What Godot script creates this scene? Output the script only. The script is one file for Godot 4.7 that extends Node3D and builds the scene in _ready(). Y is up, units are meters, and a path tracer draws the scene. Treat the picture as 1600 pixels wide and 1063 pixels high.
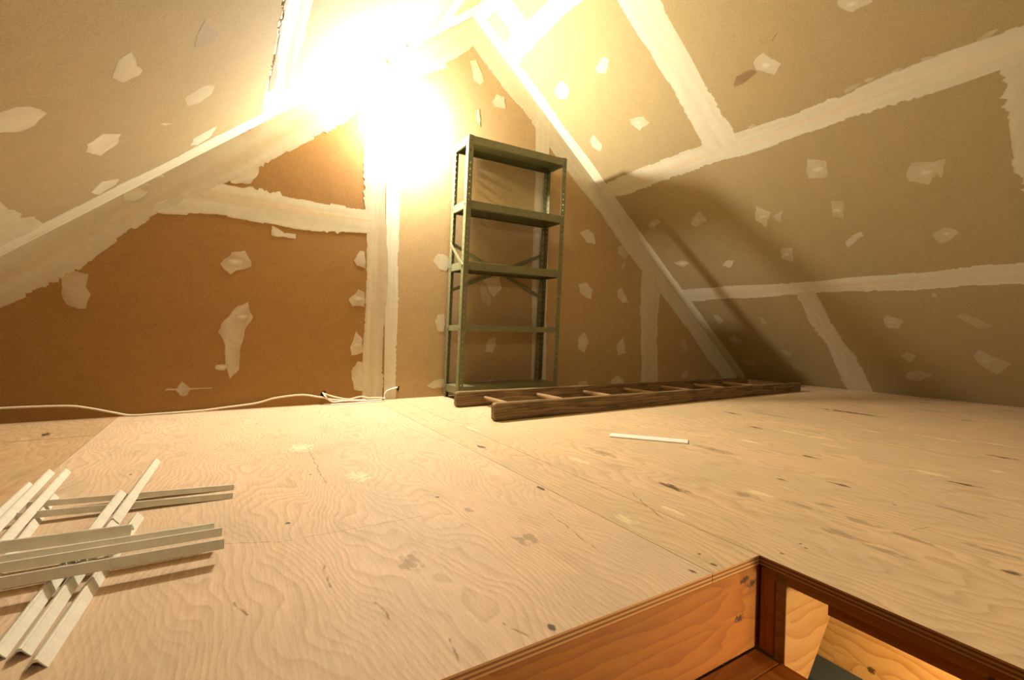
extends Node3D
# An unfinished attic: plasterboard gable and two roof slopes, plywood floor, stair opening, steel shelf, ladder, trim.

const XR := 1.394          # ridge
const YR := 2.531
const ML := 0.8136         # rise per metre of the two slopes
const MR := 0.8373
const Z_END := 5.6
const STEP_X := 0.816      # the gable boards left of this line stand slightly proud
const STEP_Z := 0.035
const OPEN_X := 0.915      # stair opening
const OPEN_LEFT := -0.62
const OPEN_Z := 2.351
const OPEN_END := 4.1
const LEAN := 0.031

var M := {}
var m_c: Image
var m_r: Image
var m_e: Image
var rng := RandomNumberGenerator.new()
var wob := FastNoiseLite.new()
var taken := {}
var layer := 0

# ---------------------------------------------------------------- mesh builder
class MB:
	var v := PackedVector3Array()
	var n := PackedVector3Array()
	var c := PackedColorArray()
	var u := PackedVector2Array()
	var col := Color(1, 1, 1)
	var lean := 0.0
	func pt(p: Vector3, nn: Vector3, q: Vector2, k: Color) -> void:
		v.append(p + Vector3(lean * p.y, 0, 0)); n.append(nn); u.append(q); c.append(k)
	func tri(a: Vector3, b: Vector3, d: Vector3, nn: Vector3, ua := Vector2.ZERO, ub := Vector2.ZERO, ud := Vector2.ZERO) -> void:
		if (b - a).cross(d - a).dot(nn) > 0.0:
			pt(a, nn, ua, col); pt(d, nn, ud, col); pt(b, nn, ub, col)
		else:
			pt(a, nn, ua, col); pt(b, nn, ub, col); pt(d, nn, ud, col)
	func quad(a: Vector3, b: Vector3, d: Vector3, e: Vector3, nn: Vector3) -> void:
		tri(a, b, d, nn); tri(a, d, e, nn)
	func quad_auto(a: Vector3, b: Vector3, d: Vector3, e: Vector3, away: Vector3) -> void:
		var nn := (b - a).cross(d - a)
		if nn.length() < 1e-12: nn = (d - a).cross(e - a)
		if nn.length() < 1e-12: return
		nn = nn.normalized()
		if nn.dot(away) < 0.0: nn = -nn
		quad(a, b, d, e, nn)
	# smooth triangle with its own normals and colours
	func stri(a: Vector3, b: Vector3, d: Vector3, na: Vector3, nb: Vector3, nd: Vector3, ca: Color, cb: Color, cd: Color) -> void:
		if (b - a).cross(d - a).dot(na + nb + nd) > 0.0:
			pt(a, na, Vector2.ZERO, ca); pt(d, nd, Vector2.ZERO, cd); pt(b, nb, Vector2.ZERO, cb)
		else:
			pt(a, na, Vector2.ZERO, ca); pt(b, nb, Vector2.ZERO, cb); pt(d, nd, Vector2.ZERO, cd)
	func box(ctr: Vector3, size: Vector3, ch := 0.0, bas := Basis()) -> void:
		var h := size * 0.5
		ch = minf(ch, minf(h.x, minf(h.y, h.z)) * 0.9)
		for ax in 3:
			var b := (ax + 1) % 3
			var d := (ax + 2) % 3
			for s in [-1.0, 1.0]:
				var nn := Vector3(); nn[ax] = s
				var q := []
				for k in [[-1, -1], [1, -1], [1, 1], [-1, 1]]:
					var p := Vector3(); p[ax] = s * h[ax]; p[b] = k[0] * (h[b] - ch); p[d] = k[1] * (h[d] - ch)
					q.append(ctr + bas * p)
				quad(q[0], q[1], q[2], q[3], bas * nn)
			if ch > 0.0:
				for sb in [-1.0, 1.0]:
					for sd in [-1.0, 1.0]:
						var nn := Vector3(); nn[b] = sb; nn[d] = sd; nn = nn.normalized()
						var q := []
						for k in [[-1, 0], [1, 0], [1, 1], [-1, 1]]:
							var p := Vector3(); p[ax] = k[0] * (h[ax] - ch)
							p[b] = sb * (h[b] - (ch if k[1] == 1 else 0.0)); p[d] = sd * (h[d] - (0.0 if k[1] == 1 else ch))
							q.append(ctr + bas * p)
						quad(q[0], q[1], q[2], q[3], bas * nn)
		if ch > 0.0:
			for sx in [-1.0, 1.0]:
				for sy in [-1.0, 1.0]:
					for sz in [-1.0, 1.0]:
						var s := Vector3(sx, sy, sz)
						var a := s * (h - Vector3(0, ch, ch)); var b := s * (h - Vector3(ch, 0, ch)); var d := s * (h - Vector3(ch, ch, 0))
						tri(ctr + bas * a, ctr + bas * b, ctr + bas * d, bas * s.normalized())
	# a flat outline given thickness: frame o + x*U + y*V, the front at +N, the back at -N*depth
	func slab(poly: PackedVector2Array, o: Vector3, U: Vector3, V: Vector3, N: Vector3, depth: float, ch := 0.0) -> void:
		var ids := Geometry2D.triangulate_polygon(poly)
		var back := -N * depth
		var inn := poly
		if ch > 0.0:
			inn = inset(poly, ch)
		for i in range(0, ids.size(), 3):
			var a := poly[ids[i]]; var b := poly[ids[i + 1]]; var d := poly[ids[i + 2]]
			var ia := inn[ids[i]]; var ib := inn[ids[i + 1]]; var id := inn[ids[i + 2]]
			tri(o + U * ia.x + V * ia.y, o + U * ib.x + V * ib.y, o + U * id.x + V * id.y, N, ia, ib, id)
			tri(o + U * ia.x + V * ia.y + back, o + U * ib.x + V * ib.y + back, o + U * id.x + V * id.y + back, -N, a, b, d)
		var area := 0.0
		for i in poly.size():
			area += poly[i].cross(poly[(i + 1) % poly.size()])
		var sg := 1.0 if area > 0.0 else -1.0
		for i in poly.size():
			var j := (i + 1) % poly.size()
			var a := poly[i]; var b := poly[j]
			var e := (b - a).normalized()
			var nn := (U * e.y - V * e.x).normalized() * sg
			var A := o + U * a.x + V * a.y; var B := o + U * b.x + V * b.y
			quad(A - N * ch, B - N * ch, B + back + N * ch, A + back + N * ch, nn)
			if ch > 0.0:
				var IA := o + U * inn[i].x + V * inn[i].y; var IB := o + U * inn[j].x + V * inn[j].y
				quad(A - N * ch, B - N * ch, IB, IA, (nn + N).normalized())
				quad(A + back + N * ch, B + back + N * ch, IB + back, IA + back, (nn - N).normalized())
	func inset(poly: PackedVector2Array, d: float) -> PackedVector2Array:
		var area := 0.0
		for i in poly.size():
			area += poly[i].cross(poly[(i + 1) % poly.size()])
		var sg := 1.0 if area > 0.0 else -1.0
		var r := PackedVector2Array()
		for i in poly.size():
			var p := poly[(i - 1 + poly.size()) % poly.size()]; var q := poly[(i + 1) % poly.size()]
			var e1 := (poly[i] - p).normalized(); var e2 := (q - poly[i]).normalized()
			var n1 := Vector2(-e1.y, e1.x) * sg; var n2 := Vector2(-e2.y, e2.x) * sg
			var m := (n1 + n2).normalized()
			r.append(poly[i] + m * d / maxf(0.4, m.dot(n1)))
		return r
	# a round bar or cable along points
	func tube(path: PackedVector3Array, r0: float, sides := 10, r1 := -1.0, caps := true) -> void:
		if r1 < 0.0: r1 = r0
		var rings := []
		var up := Vector3(0.13, 0.97, 0.21)
		for i in path.size():
			var t := (path[mini(i + 1, path.size() - 1)] - path[maxi(i - 1, 0)]).normalized()
			var x := up.cross(t)
			if x.length() < 0.1: x = Vector3(1, 0, 0.2).cross(t)
			x = x.normalized()
			var y := t.cross(x).normalized()
			up = y
			var rr := lerpf(r0, r1, i / float(maxi(1, path.size() - 1)))
			var ring := []
			for k in sides:
				var a := TAU * k / sides
				var d := x * cos(a) + y * sin(a)
				ring.append([path[i] + d * rr, d])
			rings.append(ring)
		for i in rings.size() - 1:
			for k in sides:
				var j := (k + 1) % sides
				var a = rings[i][k]; var b = rings[i][j]; var d = rings[i + 1][j]; var e = rings[i + 1][k]
				stri(a[0], b[0], d[0], a[1], b[1], d[1], col, col, col)
				stri(a[0], d[0], e[0], a[1], d[1], e[1], col, col, col)
		if caps:
			for w in [0, rings.size() - 1]:
				var t := (path[1] - path[0]).normalized() * -1.0 if w == 0 else (path[path.size() - 1] - path[path.size() - 2]).normalized()
				for k in sides:
					tri(path[w], rings[w][k][0], rings[w][(k + 1) % sides][0], t)
	# profile [radius, height] turned about the y axis at o
	func lathe(prof: Array, o: Vector3, sides := 24) -> void:
		for i in prof.size() - 1:
			var p: Vector2 = prof[i]; var q: Vector2 = prof[i + 1]
			for k in sides:
				var a := TAU * k / sides; var b := TAU * (k + 1) / sides
				var da := Vector3(cos(a), 0, sin(a)); var db := Vector3(cos(b), 0, sin(b))
				var A := o + da * p.x + Vector3(0, p.y, 0); var B := o + db * p.x + Vector3(0, p.y, 0)
				var C := o + db * q.x + Vector3(0, q.y, 0); var D := o + da * q.x + Vector3(0, q.y, 0)
				var t := q - p
				var nn := Vector2(-t.y, t.x).normalized()
				var na := da * nn.x + Vector3(0, nn.y, 0); var nb := db * nn.x + Vector3(0, nn.y, 0)
				stri(A, B, C, na, nb, nb, col, col, col)
				stri(A, C, D, na, nb, na, col, col, col)
	func mesh(mat: Material, into: ArrayMesh = null) -> ArrayMesh:
		var m := into if into else ArrayMesh.new()
		var arr := []
		arr.resize(Mesh.ARRAY_MAX)
		arr[Mesh.ARRAY_VERTEX] = v; arr[Mesh.ARRAY_NORMAL] = n; arr[Mesh.ARRAY_COLOR] = c; arr[Mesh.ARRAY_TEX_UV] = u
		m.add_surface_from_arrays(Mesh.PRIMITIVE_TRIANGLES, arr)
		m.surface_set_material(m.get_surface_count() - 1, mat)
		return m

# ---------------------------------------------------------------- scene helpers
func put(called: String, mesh: Mesh, parent: Node3D = self, where := Transform3D()) -> MeshInstance3D:
	var o := MeshInstance3D.new()
	o.name = numbered(called, parent)
	o.mesh = mesh
	o.transform = where
	o.cast_shadow = GeometryInstance3D.SHADOW_CASTING_SETTING_ON
	parent.add_child(o, true)
	return o

func numbered(called: String, parent: Node) -> String:
	var key := str(parent.get_instance_id()) + called
	var k: int = taken.get(key, 0)
	taken[key] = k + 1
	return called if k == 0 else "%s_%03d" % [called, k]

func thing(called: String, label: String, category: String, at := Vector3.ZERO, group := "") -> Node3D:
	var o := Node3D.new()
	o.name = numbered(called, self)
	o.position = at
	add_child(o, true)
	tag(o, label, category, group)
	return o

func tag(o: Node, label: String, category: String, group := "") -> void:
	o.set_meta("label", label)
	o.set_meta("category", category)
	if group: o.set_meta("group", group)

func struct(o: Node, label: String, category: String) -> void:
	o.set_meta("kind", "structure")
	tag(o, label, category)

func lin(r: float, g: float, b: float) -> Color:
	return Color(r, g, b).srgb_to_linear()

func surf(node: Node3D, o: Vector3, U: Vector3, V: Vector3, N: Vector3, paper: Color, stain: Color) -> Dictionary:
	return {"node": node, "o": o, "U": U.normalized(), "V": V.normalized(), "N": N.normalized(), "paper": paper, "stain": stain}

func on(s: Dictionary, p: Vector2, h := 0.0) -> Vector3:
	return s.o + s.U * p.x + s.V * p.y + s.N * h

func mud_color(s: Dictionary, t: float) -> Color:
	var mud := lin(0.85, 0.82, 0.72)
	var k: Color = s.paper
	return k.lerp(mud, t) if t >= 0.0 else k.lerp(s.stain, -t)

# one smear of joint compound over a screw head, a thin ragged island with a feathered rim
func mud_patch(s: Dictionary, flat: Array, t: float, spots := 0) -> void:
	layer += 1
	var poly := PackedVector2Array()
	var m := flat.size() / 2
	var mid := Vector2()
	for i in m: mid += Vector2(flat[2 * i], flat[2 * i + 1]) / m
	var size := 0.0
	for i in m: size = maxf(size, mid.distance_to(Vector2(flat[2 * i], flat[2 * i + 1])))
	for i in m:
		var a := Vector2(flat[2 * i], flat[2 * i + 1]); var b := Vector2(flat[2 * ((i + 1) % m)], flat[2 * ((i + 1) % m) + 1])
		var steps := maxi(2, int(a.distance_to(b) / 0.012))
		for k in steps:
			var f := k / float(steps)
			var p := a.lerp(b, f)
			var out := (p - mid).normalized()
			var w := wob.get_noise_2d(p.x * 900.0 + layer * 77.0, p.y * 900.0) * 0.006 + wob.get_noise_2d(p.x * 250.0, p.y * 250.0 + layer * 31.0) * 0.01
			poly.append(p + out * w * minf(1.0, size / 0.06))
	var mb := MB.new()
	var h := 0.0012 + 0.00004 * (layer % 9)
	if t < 0.0: h = 0.0005
	var area := 0.0
	for i in poly.size(): area += poly[i].cross(poly[(i + 1) % poly.size()]) * 0.5
	var inn := mb.inset(poly, minf(0.006, absf(area) / size * 0.12))
	var ce := mud_color(s, t * (0.85 if t > 0.0 else 0.5))
	var ids := Geometry2D.triangulate_polygon(inn)
	if ids.is_empty():
		inn = mb.inset(poly, 0.0004)
		ids = Geometry2D.triangulate_polygon(inn)
	if ids.is_empty():
		inn = poly
		ids = Geometry2D.triangulate_polygon(inn)
	var cc := []
	for p in inn:
		var q := wob.get_noise_2d(p.x * 500.0 + layer * 9.0, p.y * 500.0)
		cc.append(mud_color(s, clampf(t * (1.0 + q * 0.35), -1.0, 1.0)))
	var N: Vector3 = s.N
	for i in range(0, ids.size(), 3):
		mb.stri(on(s, inn[ids[i]], h), on(s, inn[ids[i + 1]], h), on(s, inn[ids[i + 2]], h), N, N, N, cc[ids[i]], cc[ids[i + 1]], cc[ids[i + 2]])
	for i in poly.size():
		var j := (i + 1) % poly.size()
		var d: Vector3 = (s.U * (poly[i] - mid).x + s.V * (poly[i] - mid).y).normalized()
		var no: Vector3 = (N * 40.0 + d).normalized()
		mb.stri(on(s, poly[i], 0.0002), on(s, poly[j], 0.0002), on(s, inn[j], h), no, no, N, ce, ce, cc[j])
		mb.stri(on(s, poly[i], 0.0002), on(s, inn[j], h), on(s, inn[i], h), no, N, N, ce, cc[j], cc[i])
	for k in spots:   # the fuller dab over the screw itself
		var c0 := mid
		if spots == 2: c0 = mid + (Vector2(flat[2], flat[3]) - mid) * (0.55 if k == 0 else -0.9)
		var r := minf(0.024, size * 0.38)
		var cs := mud_color(s, clampf(t + 0.5, 0.0, 1.1))
		for q in 10:
			var a0 := TAU * q / 10.0; var a1 := TAU * (q + 1) / 10.0
			var r0 := r * (1.0 + 0.35 * wob.get_noise_2d(q * 140.0, layer * 50.0)); var r1 := r * (1.0 + 0.35 * wob.get_noise_2d(((q + 1) % 10) * 140.0, layer * 50.0))
			var p0 := c0 + Vector2(cos(a0) * r0 * 1.3, sin(a0) * r0 * 0.7); var p1 := c0 + Vector2(cos(a1) * r1 * 1.3, sin(a1) * r1 * 0.7)
			mb.stri(on(s, c0, h + 0.002), on(s, p0, h + 0.0003), on(s, p1, h + 0.0003), N, N, N, cs, cc[0], cc[0])
	put("screw_patch" if t > 0.0 else "stain", mb.mesh(M.mud), s.node)

# a taped joint: a long feathered band of compound with torn edges, the paper tape showing warm along the middle
func tape(s: Dictionary, a: Vector2, b: Vector2, left: float, right: float, opt := {}) -> void:
	layer += 1
	var L := a.distance_to(b)
	var dir := (b - a) / L
	var side := Vector2(-dir.y, dir.x)
	var n := int(L / 0.007) + 2
	var amp: float = opt.get("amp", 0.012)
	var t0: float = opt.get("t", 0.9)
	var warm: float = opt.get("warm", 0.5)
	var base: float = opt.get("h", 0.0016) + 0.00006 * (layer % 7)
	var cols := [-1.0, -0.9, -0.62, -0.34, -0.16, 0.0, 0.16, 0.34, 0.62, 0.9, 1.0]
	var mb := MB.new()
	var rows := []
	for i in n:
		var f := i / float(n - 1)
		var p := a + dir * L * f
		var row := []
		var d := f * L
		var el := left * _edge(d, layer * 3 + 1, amp / maxf(left, 0.01))
		var er := right * _edge(d, layer * 3 + 2, amp / maxf(right, 0.01))
		for k in cols.size():
			var x: float = cols[k]
			var off := -el * -x if x < 0.0 else er * x
			var h := 0.0002 if absf(x) == 1.0 else base * (1.0 + 0.18 * (1.0 - absf(x)))
			h += 0.0004 * wob.get_noise_2d(x * 170.0 + layer * 11.0, d * 40.0)
			var t := t0 * (0.80 if absf(x) == 1.0 else 1.0)
			t += 0.16 * wob.get_noise_2d(x * 330.0 + layer * 19.0, d * 45.0) + 0.07 * wob.get_noise_2d(x * 900.0 + layer * 5.0, d * 300.0)
			var c := mud_color(s, clampf(t, -1.0, 1.0))
			if warm > 0.0 and absf(x) < 0.4:
				var tapec: Color = opt.get("tape", lin(0.86, 0.74, 0.56))
				c = c.lerp(tapec, clampf(warm * (0.55 + 0.9 * wob.get_noise_2d(d * 60.0, layer * 23.0 + x * 500.0)) * (1.0 - absf(x) * 2.2), 0.0, 0.8))
			row.append([on(s, p + side * off, maxf(h, 0.0002)), c])
		rows.append(row)
	var N: Vector3 = s.N
	for i in n - 1:
		for k in cols.size() - 1:
			var A = rows[i][k]; var B = rows[i][k + 1]; var C = rows[i + 1][k + 1]; var D = rows[i + 1][k]
			mb.stri(A[0], B[0], C[0], N, N, N, A[1], B[1], C[1])
			mb.stri(A[0], C[0], D[0], N, N, N, A[1], C[1], D[1])
	put("joint_tape", mb.mesh(M.mud), s.node)

func _edge(d: float, key: int, amp: float) -> float:
	# mostly a clean knife edge that wanders; in places torn and crumbly
	var slow := wob.get_noise_2d(d * 70.0, key * 97.0)
	var rough := smoothstep(0.0, 0.55, wob.get_noise_2d(d * 130.0 + 40.0, key * 61.0))
	var fast := wob.get_noise_2d(d * 1500.0, key * 41.0) + 0.6 * wob.get_noise_2d(d * 3700.0, key * 17.0)
	var torn := signf(wob.get_noise_2d(floorf(d / 0.083) * 160.0, key * 13.0)) * 0.25
	return 1.0 + amp * (slow * 1.5 + fast * (0.10 + 0.5 * rough) + torn)

func rect(a0: float, b0: float, a1: float, b1: float) -> PackedVector2Array:
	return PackedVector2Array([Vector2(a0, b0), Vector2(a1, b0), Vector2(a1, b1), Vector2(a0, b1)])

func panel(s: Dictionary, poly: PackedVector2Array, bound: PackedVector2Array, mat: Material) -> void:
	for piece in Geometry2D.intersect_polygons(poly, bound):
		var mb := MB.new()
		mb.slab(piece, s.o, s.U, s.V, s.N, 0.0125)
		put("drywall_panel", mb.mesh(mat), s.node)

# ---------------------------------------------------------------- textures
func grain_image(w: int, h: int, wide: float, long: float, cathedral: float, pitch: float, key: int) -> Image:
	# plywood face veneer: contour lines of a slow field, drawn out along the sheet, over fine pores and patchy dirt
	var slow := FastNoiseLite.new(); slow.seed = key; slow.frequency = 1.0; slow.fractal_octaves = 3
	slow.noise_type = FastNoiseLite.TYPE_SIMPLEX_SMOOTH
	var fine := FastNoiseLite.new(); fine.seed = key + 1; fine.frequency = 1.0; fine.fractal_octaves = 2
	var dirt := FastNoiseLite.new(); dirt.seed = key + 2; dirt.frequency = 1.0; dirt.fractal_octaves = 4
	var bytes := PackedByteArray(); bytes.resize(w * h * 3)
	var i := 0
	for y in h:
		var z := y / float(h) * long
		for x in w:
			var px := x / float(w) * wide
			var f := cathedral * slow.get_noise_2d(px * 2.2, z * 0.9) + px / pitch * 0.35 + 0.9 * fine.get_noise_2d(px * 9.0, z * 5.0)
			var fr := f - floorf(f)
			var ring := fr * fr * (1.0 - smoothstep(0.86, 1.0, fr)) * 1.7
			var pore := fine.get_noise_2d(px * 160.0, z * 9.0)
			var soil := dirt.get_noise_2d(px * 2.6, z * 2.0)
			var stain := maxf(0.0, dirt.get_noise_2d(px * 7.0 + 40.0, z * 4.0) - 0.22)
			var k := 1.0 - 0.045 * ring * (0.55 + 0.9 * clampf(soil + 0.5, 0.0, 1.0)) + 0.05 * pore + 0.035 * fine.get_noise_2d(px * 420.0 + 7.0, z * 60.0) + 0.07 * soil - 0.12 * stain
			bytes[i] = clampi(int(k * 212.0), 0, 255)
			bytes[i + 1] = clampi(int((k - 0.02 * ring - 0.02 * soil) * 189.0), 0, 255)
			bytes[i + 2] = clampi(int((k - 0.04 * ring - 0.03 * soil - 0.03 * stain) * 160.0), 0, 255)
			i += 3
	var im := Image.create_from_data(w, h, false, Image.FORMAT_RGB8, bytes)
	return im

var im_at := {}
func mark(im: Image, x: float, z: float, length: float, width: float, kind: String) -> void:
	# a worn spot: an uneven blot of dirt, old glue or paint rubbed into the veneer, along the sheet
	var box: Array = im_at[im]
	var w := im.get_width(); var h := im.get_height()
	var sx: float = w / box[2]; var sz: float = h / box[3]
	var cx: float = (x - box[0]) * sx; var cz: float = (z - box[1]) * sz
	var col := Color(0.16, 0.10, 0.05)
	var alpha := 0.6
	if kind == "grey": col = Color(0.47, 0.41, 0.31); alpha = 0.38
	if kind == "white": col = Color(0.97, 0.90, 0.76); alpha = 0.6
	var rx := width * 0.5 * sx; var rz := length * 0.5 * sz
	for j in range(int(cz - rz * 1.6), int(cz + rz * 1.6) + 1):
		for i in range(int(cx - rx * 1.6), int(cx + rx * 1.6) + 1):
			if i < 0 or j < 0 or i >= w or j >= h: continue
			var d := Vector2((i - cx) / maxf(rx, 0.8), (j - cz) / maxf(rz, 0.8)).length()
			d += 0.55 * wob.get_noise_2d(i * 4.0 + x * 900.0, j * 2.0) + 0.2 * wob.get_noise_2d(i * 14.0, j * 6.0)
			var a := alpha * (1.0 - smoothstep(0.55, 1.15, d))
			if a > 0.0: im.set_pixel(i, j, im.get_pixel(i, j).lerp(col, a))

func scratch(im: Image, a: Vector2, b: Vector2) -> void:
	var box: Array = im_at[im]
	var w := im.get_width(); var h := im.get_height()
	var n := int(a.distance_to(b) * 1400.0)
	for k in n:
		var p := a.lerp(b, k / float(n))
		p.x += 0.004 * wob.get_noise_2d(k * 0.7, a.x * 900.0)
		var i := int((p.x - box[0]) / box[2] * w); var j := int((p.y - box[1]) / box[3] * h)
		var s := 0.20 + 0.25 * wob.get_noise_2d(k * 1.5, a.y * 500.0)
		for d in 3:
			if i + d < 0 or j < 0 or i + d >= w or j >= h: continue
			im.set_pixel(i + d, j, im.get_pixel(i + d, j).lerp(Color(0.42, 0.33, 0.2), clampf(s, 0.0, 0.5)))

func speckle(size: int, key: int, spread: float, blotch: float) -> ImageTexture:
	# pale grey flecks for paper and compound, seamless because the noise is read on a torus
	var nz := FastNoiseLite.new(); nz.seed = key; nz.frequency = 1.0; nz.fractal_octaves = 3
	var bytes := PackedByteArray(); bytes.resize(size * size * 3)
	var r := RandomNumberGenerator.new(); r.seed = key
	var i := 0
	for y in size:
		var b := TAU * y / size
		for x in size:
			var a := TAU * x / size
			var q := nz.get_noise_3d(cos(a) * 1.3 + 5.0, sin(a) * 1.3 + cos(b) * 1.3, sin(b) * 1.3)
			var k := 0.93 + blotch * q + spread * (r.randf() - 0.5)
			var v := clampi(int(k * 255.0), 0, 255)
			bytes[i] = v; bytes[i + 1] = clampi(v - 1, 0, 255); bytes[i + 2] = clampi(v - 4, 0, 255)
			i += 3
	var im := Image.create_from_data(size, size, false, Image.FORMAT_RGB8, bytes)
	im.generate_mipmaps()
	return ImageTexture.create_from_image(im)

func timber(w: int, h: int, a: Color, b: Color, key: int, knots: int, grime: float) -> ImageTexture:
	# sawn softwood, the grain along u
	var nz := FastNoiseLite.new(); nz.seed = key; nz.frequency = 1.0; nz.fractal_octaves = 3
	var im := Image.create_empty(w, h, false, Image.FORMAT_RGB8)
	var r := RandomNumberGenerator.new(); r.seed = key
	var ks := []
	for k in knots: ks.append(Vector2(r.randf() * w, r.randf() * h))
	for y in h:
		for x in w:
			var yy := y / float(h)
			var bend := 0.0
			var dark := 0.0
			for k in ks:
				var d := Vector2((x - k.x) / w * 6.0, (y - k.y) / h * 3.0)
				var l := d.length()
				bend += signf(d.y + 0.001) * 0.10 * exp(-l * l * 6.0)
				dark = maxf(dark, 1.0 - smoothstep(0.04, 0.09, l + 0.06 * nz.get_noise_2d(x * 0.1, y * 0.1)))
			var f := 11.0 * (yy + bend) + 0.9 * nz.get_noise_2d(x / float(w) * 2.5, yy * 3.0)
			var fr := f - floorf(f)
			var t := fr * fr * 0.8 + 0.25 * nz.get_noise_2d(x / float(w) * 14.0, yy * 90.0)
			t += grime * maxf(0.0, nz.get_noise_2d(x / float(w) * 7.0 + 9.0, yy * 5.0) + 0.1)
			var c := a.lerp(b, clampf(t, 0.0, 1.0)).lerp(b.darkened(0.55), dark * 0.9)
			im.set_pixel(x, y, c)
	return ImageTexture.create_from_image(im)

func mat(c: Color, rough: float, tex: Texture2D = null, scale := Vector3.ZERO, world := false) -> StandardMaterial3D:
	var m := StandardMaterial3D.new()
	m.albedo_color = c
	m.roughness = rough
	if tex:
		m.albedo_texture = tex
		if scale != Vector3.ZERO:
			m.uv1_triplanar = true
			m.uv1_world_triplanar = world
			m.uv1_scale = scale
	return m

func make_materials() -> void:
	wob.seed = 5; wob.frequency = 0.02; wob.noise_type = FastNoiseLite.TYPE_SIMPLEX_SMOOTH; wob.fractal_type = FastNoiseLite.FRACTAL_NONE
	rng.seed = 11
	var sp := speckle(512, 3, 0.20, 0.03)
	M.paper = mat(Color(0.665, 0.588, 0.418), 0.9, sp, Vector3.ONE * 1.1, true)
	M.paper_brown = mat(Color(0.625, 0.462, 0.235), 0.9, sp, Vector3.ONE * 1.1, true)
	M.paper_mid = mat(Color(0.72, 0.610, 0.430), 0.9, sp, Vector3.ONE * 1.1, true)
	M.mud = mat(Color.WHITE, 0.75, speckle(512, 8, 0.05, 0.03), Vector3.ONE * 2.3, true)
	M.mud.vertex_color_use_as_albedo = true
	M.edge = mat(Color.WHITE, 0.8)
	M.edge.vertex_color_use_as_albedo = true
	M.lumber = mat(Color(0.88, 0.86, 0.82), 0.75, timber(1024, 256, Color(0.67, 0.43, 0.15), Color(0.57, 0.34, 0.10), 21, 9, 0.3), Vector3(0.9, 3.6, 3.6))
	M.lumber_pale = mat(Color(1, 1, 1), 0.7, timber(512, 256, Color(0.90, 0.72, 0.44), Color(0.78, 0.55, 0.28), 33, 6, 0.1), Vector3(1.7, 4.0, 4.0))
	M.lumber_dark = mat(Color(0.92, 0.92, 0.88), 0.8, M.lumber.albedo_texture, Vector3(0.7, 3.0, 3.0))
	M.lumber_block = mat(Color(0.66, 0.66, 0.68), 0.7, M.lumber_pale.albedo_texture, Vector3(1.3, 3.0, 3.0))
	M.ladder = mat(Color(1, 1, 1), 0.7, timber(1024, 128, Color(0.53, 0.42, 0.25), Color(0.29, 0.225, 0.13), 44, 0, 0.8), Vector3(0.55, 5.0, 5.0))
	M.rung = mat(Color(1, 1, 1), 0.6, timber(256, 64, Color(0.62, 0.50, 0.33), Color(0.44, 0.33, 0.19), 45, 0, 0.5), Vector3(3.0, 6.0, 6.0))
	M.green = mat(Color(0.475, 0.475, 0.34), 0.34, speckle(256, 14, 0.06, 0.10), Vector3.ONE * 3.0)
	M.green.metallic_specular = 0.5
	M.trim = mat(Color(0.93, 0.91, 0.84), 0.45, speckle(128, 17, 0.05, 0.05), Vector3.ONE * 4.0)
	M.white = mat(Color(0.93, 0.91, 0.86), 0.45)
	M.cable = mat(Color(0.86, 0.80, 0.68), 0.5)
	M.cable_white = mat(Color(0.95, 0.92, 0.85), 0.5)
	M.slate = mat(Color(0.26, 0.35, 0.38), 0.6)
	M.steel = mat(Color(0.6, 0.58, 0.53), 0.35); M.steel.metallic = 0.9
	M.bulb = mat(Color(1, 0.97, 0.9), 0.3)
	M.bulb.emission_enabled = true
	M.bulb.emission = Color(1.0, 0.86, 0.62)
	M.bulb.emission_energy_multiplier = 14.0
	# floor sheets
	m_c = grain_image(1024, 2048, 1.211, 2.351, 9.0, 0.006, 71)
	m_r = grain_image(1024, 2048, 1.219, 3.66, 5.0, 0.012, 90)
	m_e = m_r.duplicate()
	im_at[m_c] = [-0.443, 0.0, 1.211, 2.351]
	im_at[m_r] = [0.768, 0.0, 1.219, 3.66]
	im_at[m_e] = [1.987, 0.0, 1.219, 3.66]
	mark(m_r, 1.092, 1.982, 0.090, 0.030, "dark")
	mark(m_r, 1.220, 2.122, 0.070, 0.035, "grey")
	mark(m_r, 1.269, 2.131, 0.090, 0.030, "white")
	mark(m_r, 1.451, 2.093, 0.030, 0.012, "dark")
	mark(m_r, 0.951, 2.098, 0.070, 0.020, "white")
	mark(m_r, 0.810, 2.090, 0.060, 0.030, "white")
	mark(m_r, 1.171, 1.585, 0.160, 0.050, "grey")
	mark(m_r, 1.594, 1.759, 0.200, 0.040, "grey")
	mark(m_e, 2.153, 1.570, 0.080, 0.030, "dark")
	mark(m_e, 2.418, 1.274, 0.100, 0.030, "dark")
	mark(m_r, 1.820, 1.988, 0.070, 0.020, "dark")
	mark(m_r, 1.562, 2.199, 0.060, 0.015, "dark")
	mark(m_r, 1.297, 2.367, 0.080, 0.030, "grey")
	mark(m_r, 1.176, 2.381, 0.080, 0.030, "grey")
	mark(m_r, 1.969, 2.284, 0.100, 0.040, "white")
	mark(m_e, 2.204, 2.391, 0.060, 0.030, "white")
	mark(m_r, 1.912, 2.384, 0.060, 0.025, "dark")
	mark(m_e, 2.482, 2.337, 0.100, 0.025, "dark")
	mark(m_r, 1.273, 2.624, 0.030, 0.015, "dark")
	mark(m_e, 3.787, 1.689, 0.140, 0.050, "dark")
	mark(m_r, 1.508, 2.358, 0.012, 0.010, "dark")
	mark(m_r, 0.819, 1.322, 0.060, 0.020, "dark")
	mark(m_c, 0.753, 1.809, 0.035, 0.015, "dark")
	mark(m_c, 0.508, 1.860, 0.030, 0.020, "grey")
	mark(m_c, 0.473, 1.741, 0.012, 0.010, "dark")
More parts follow.
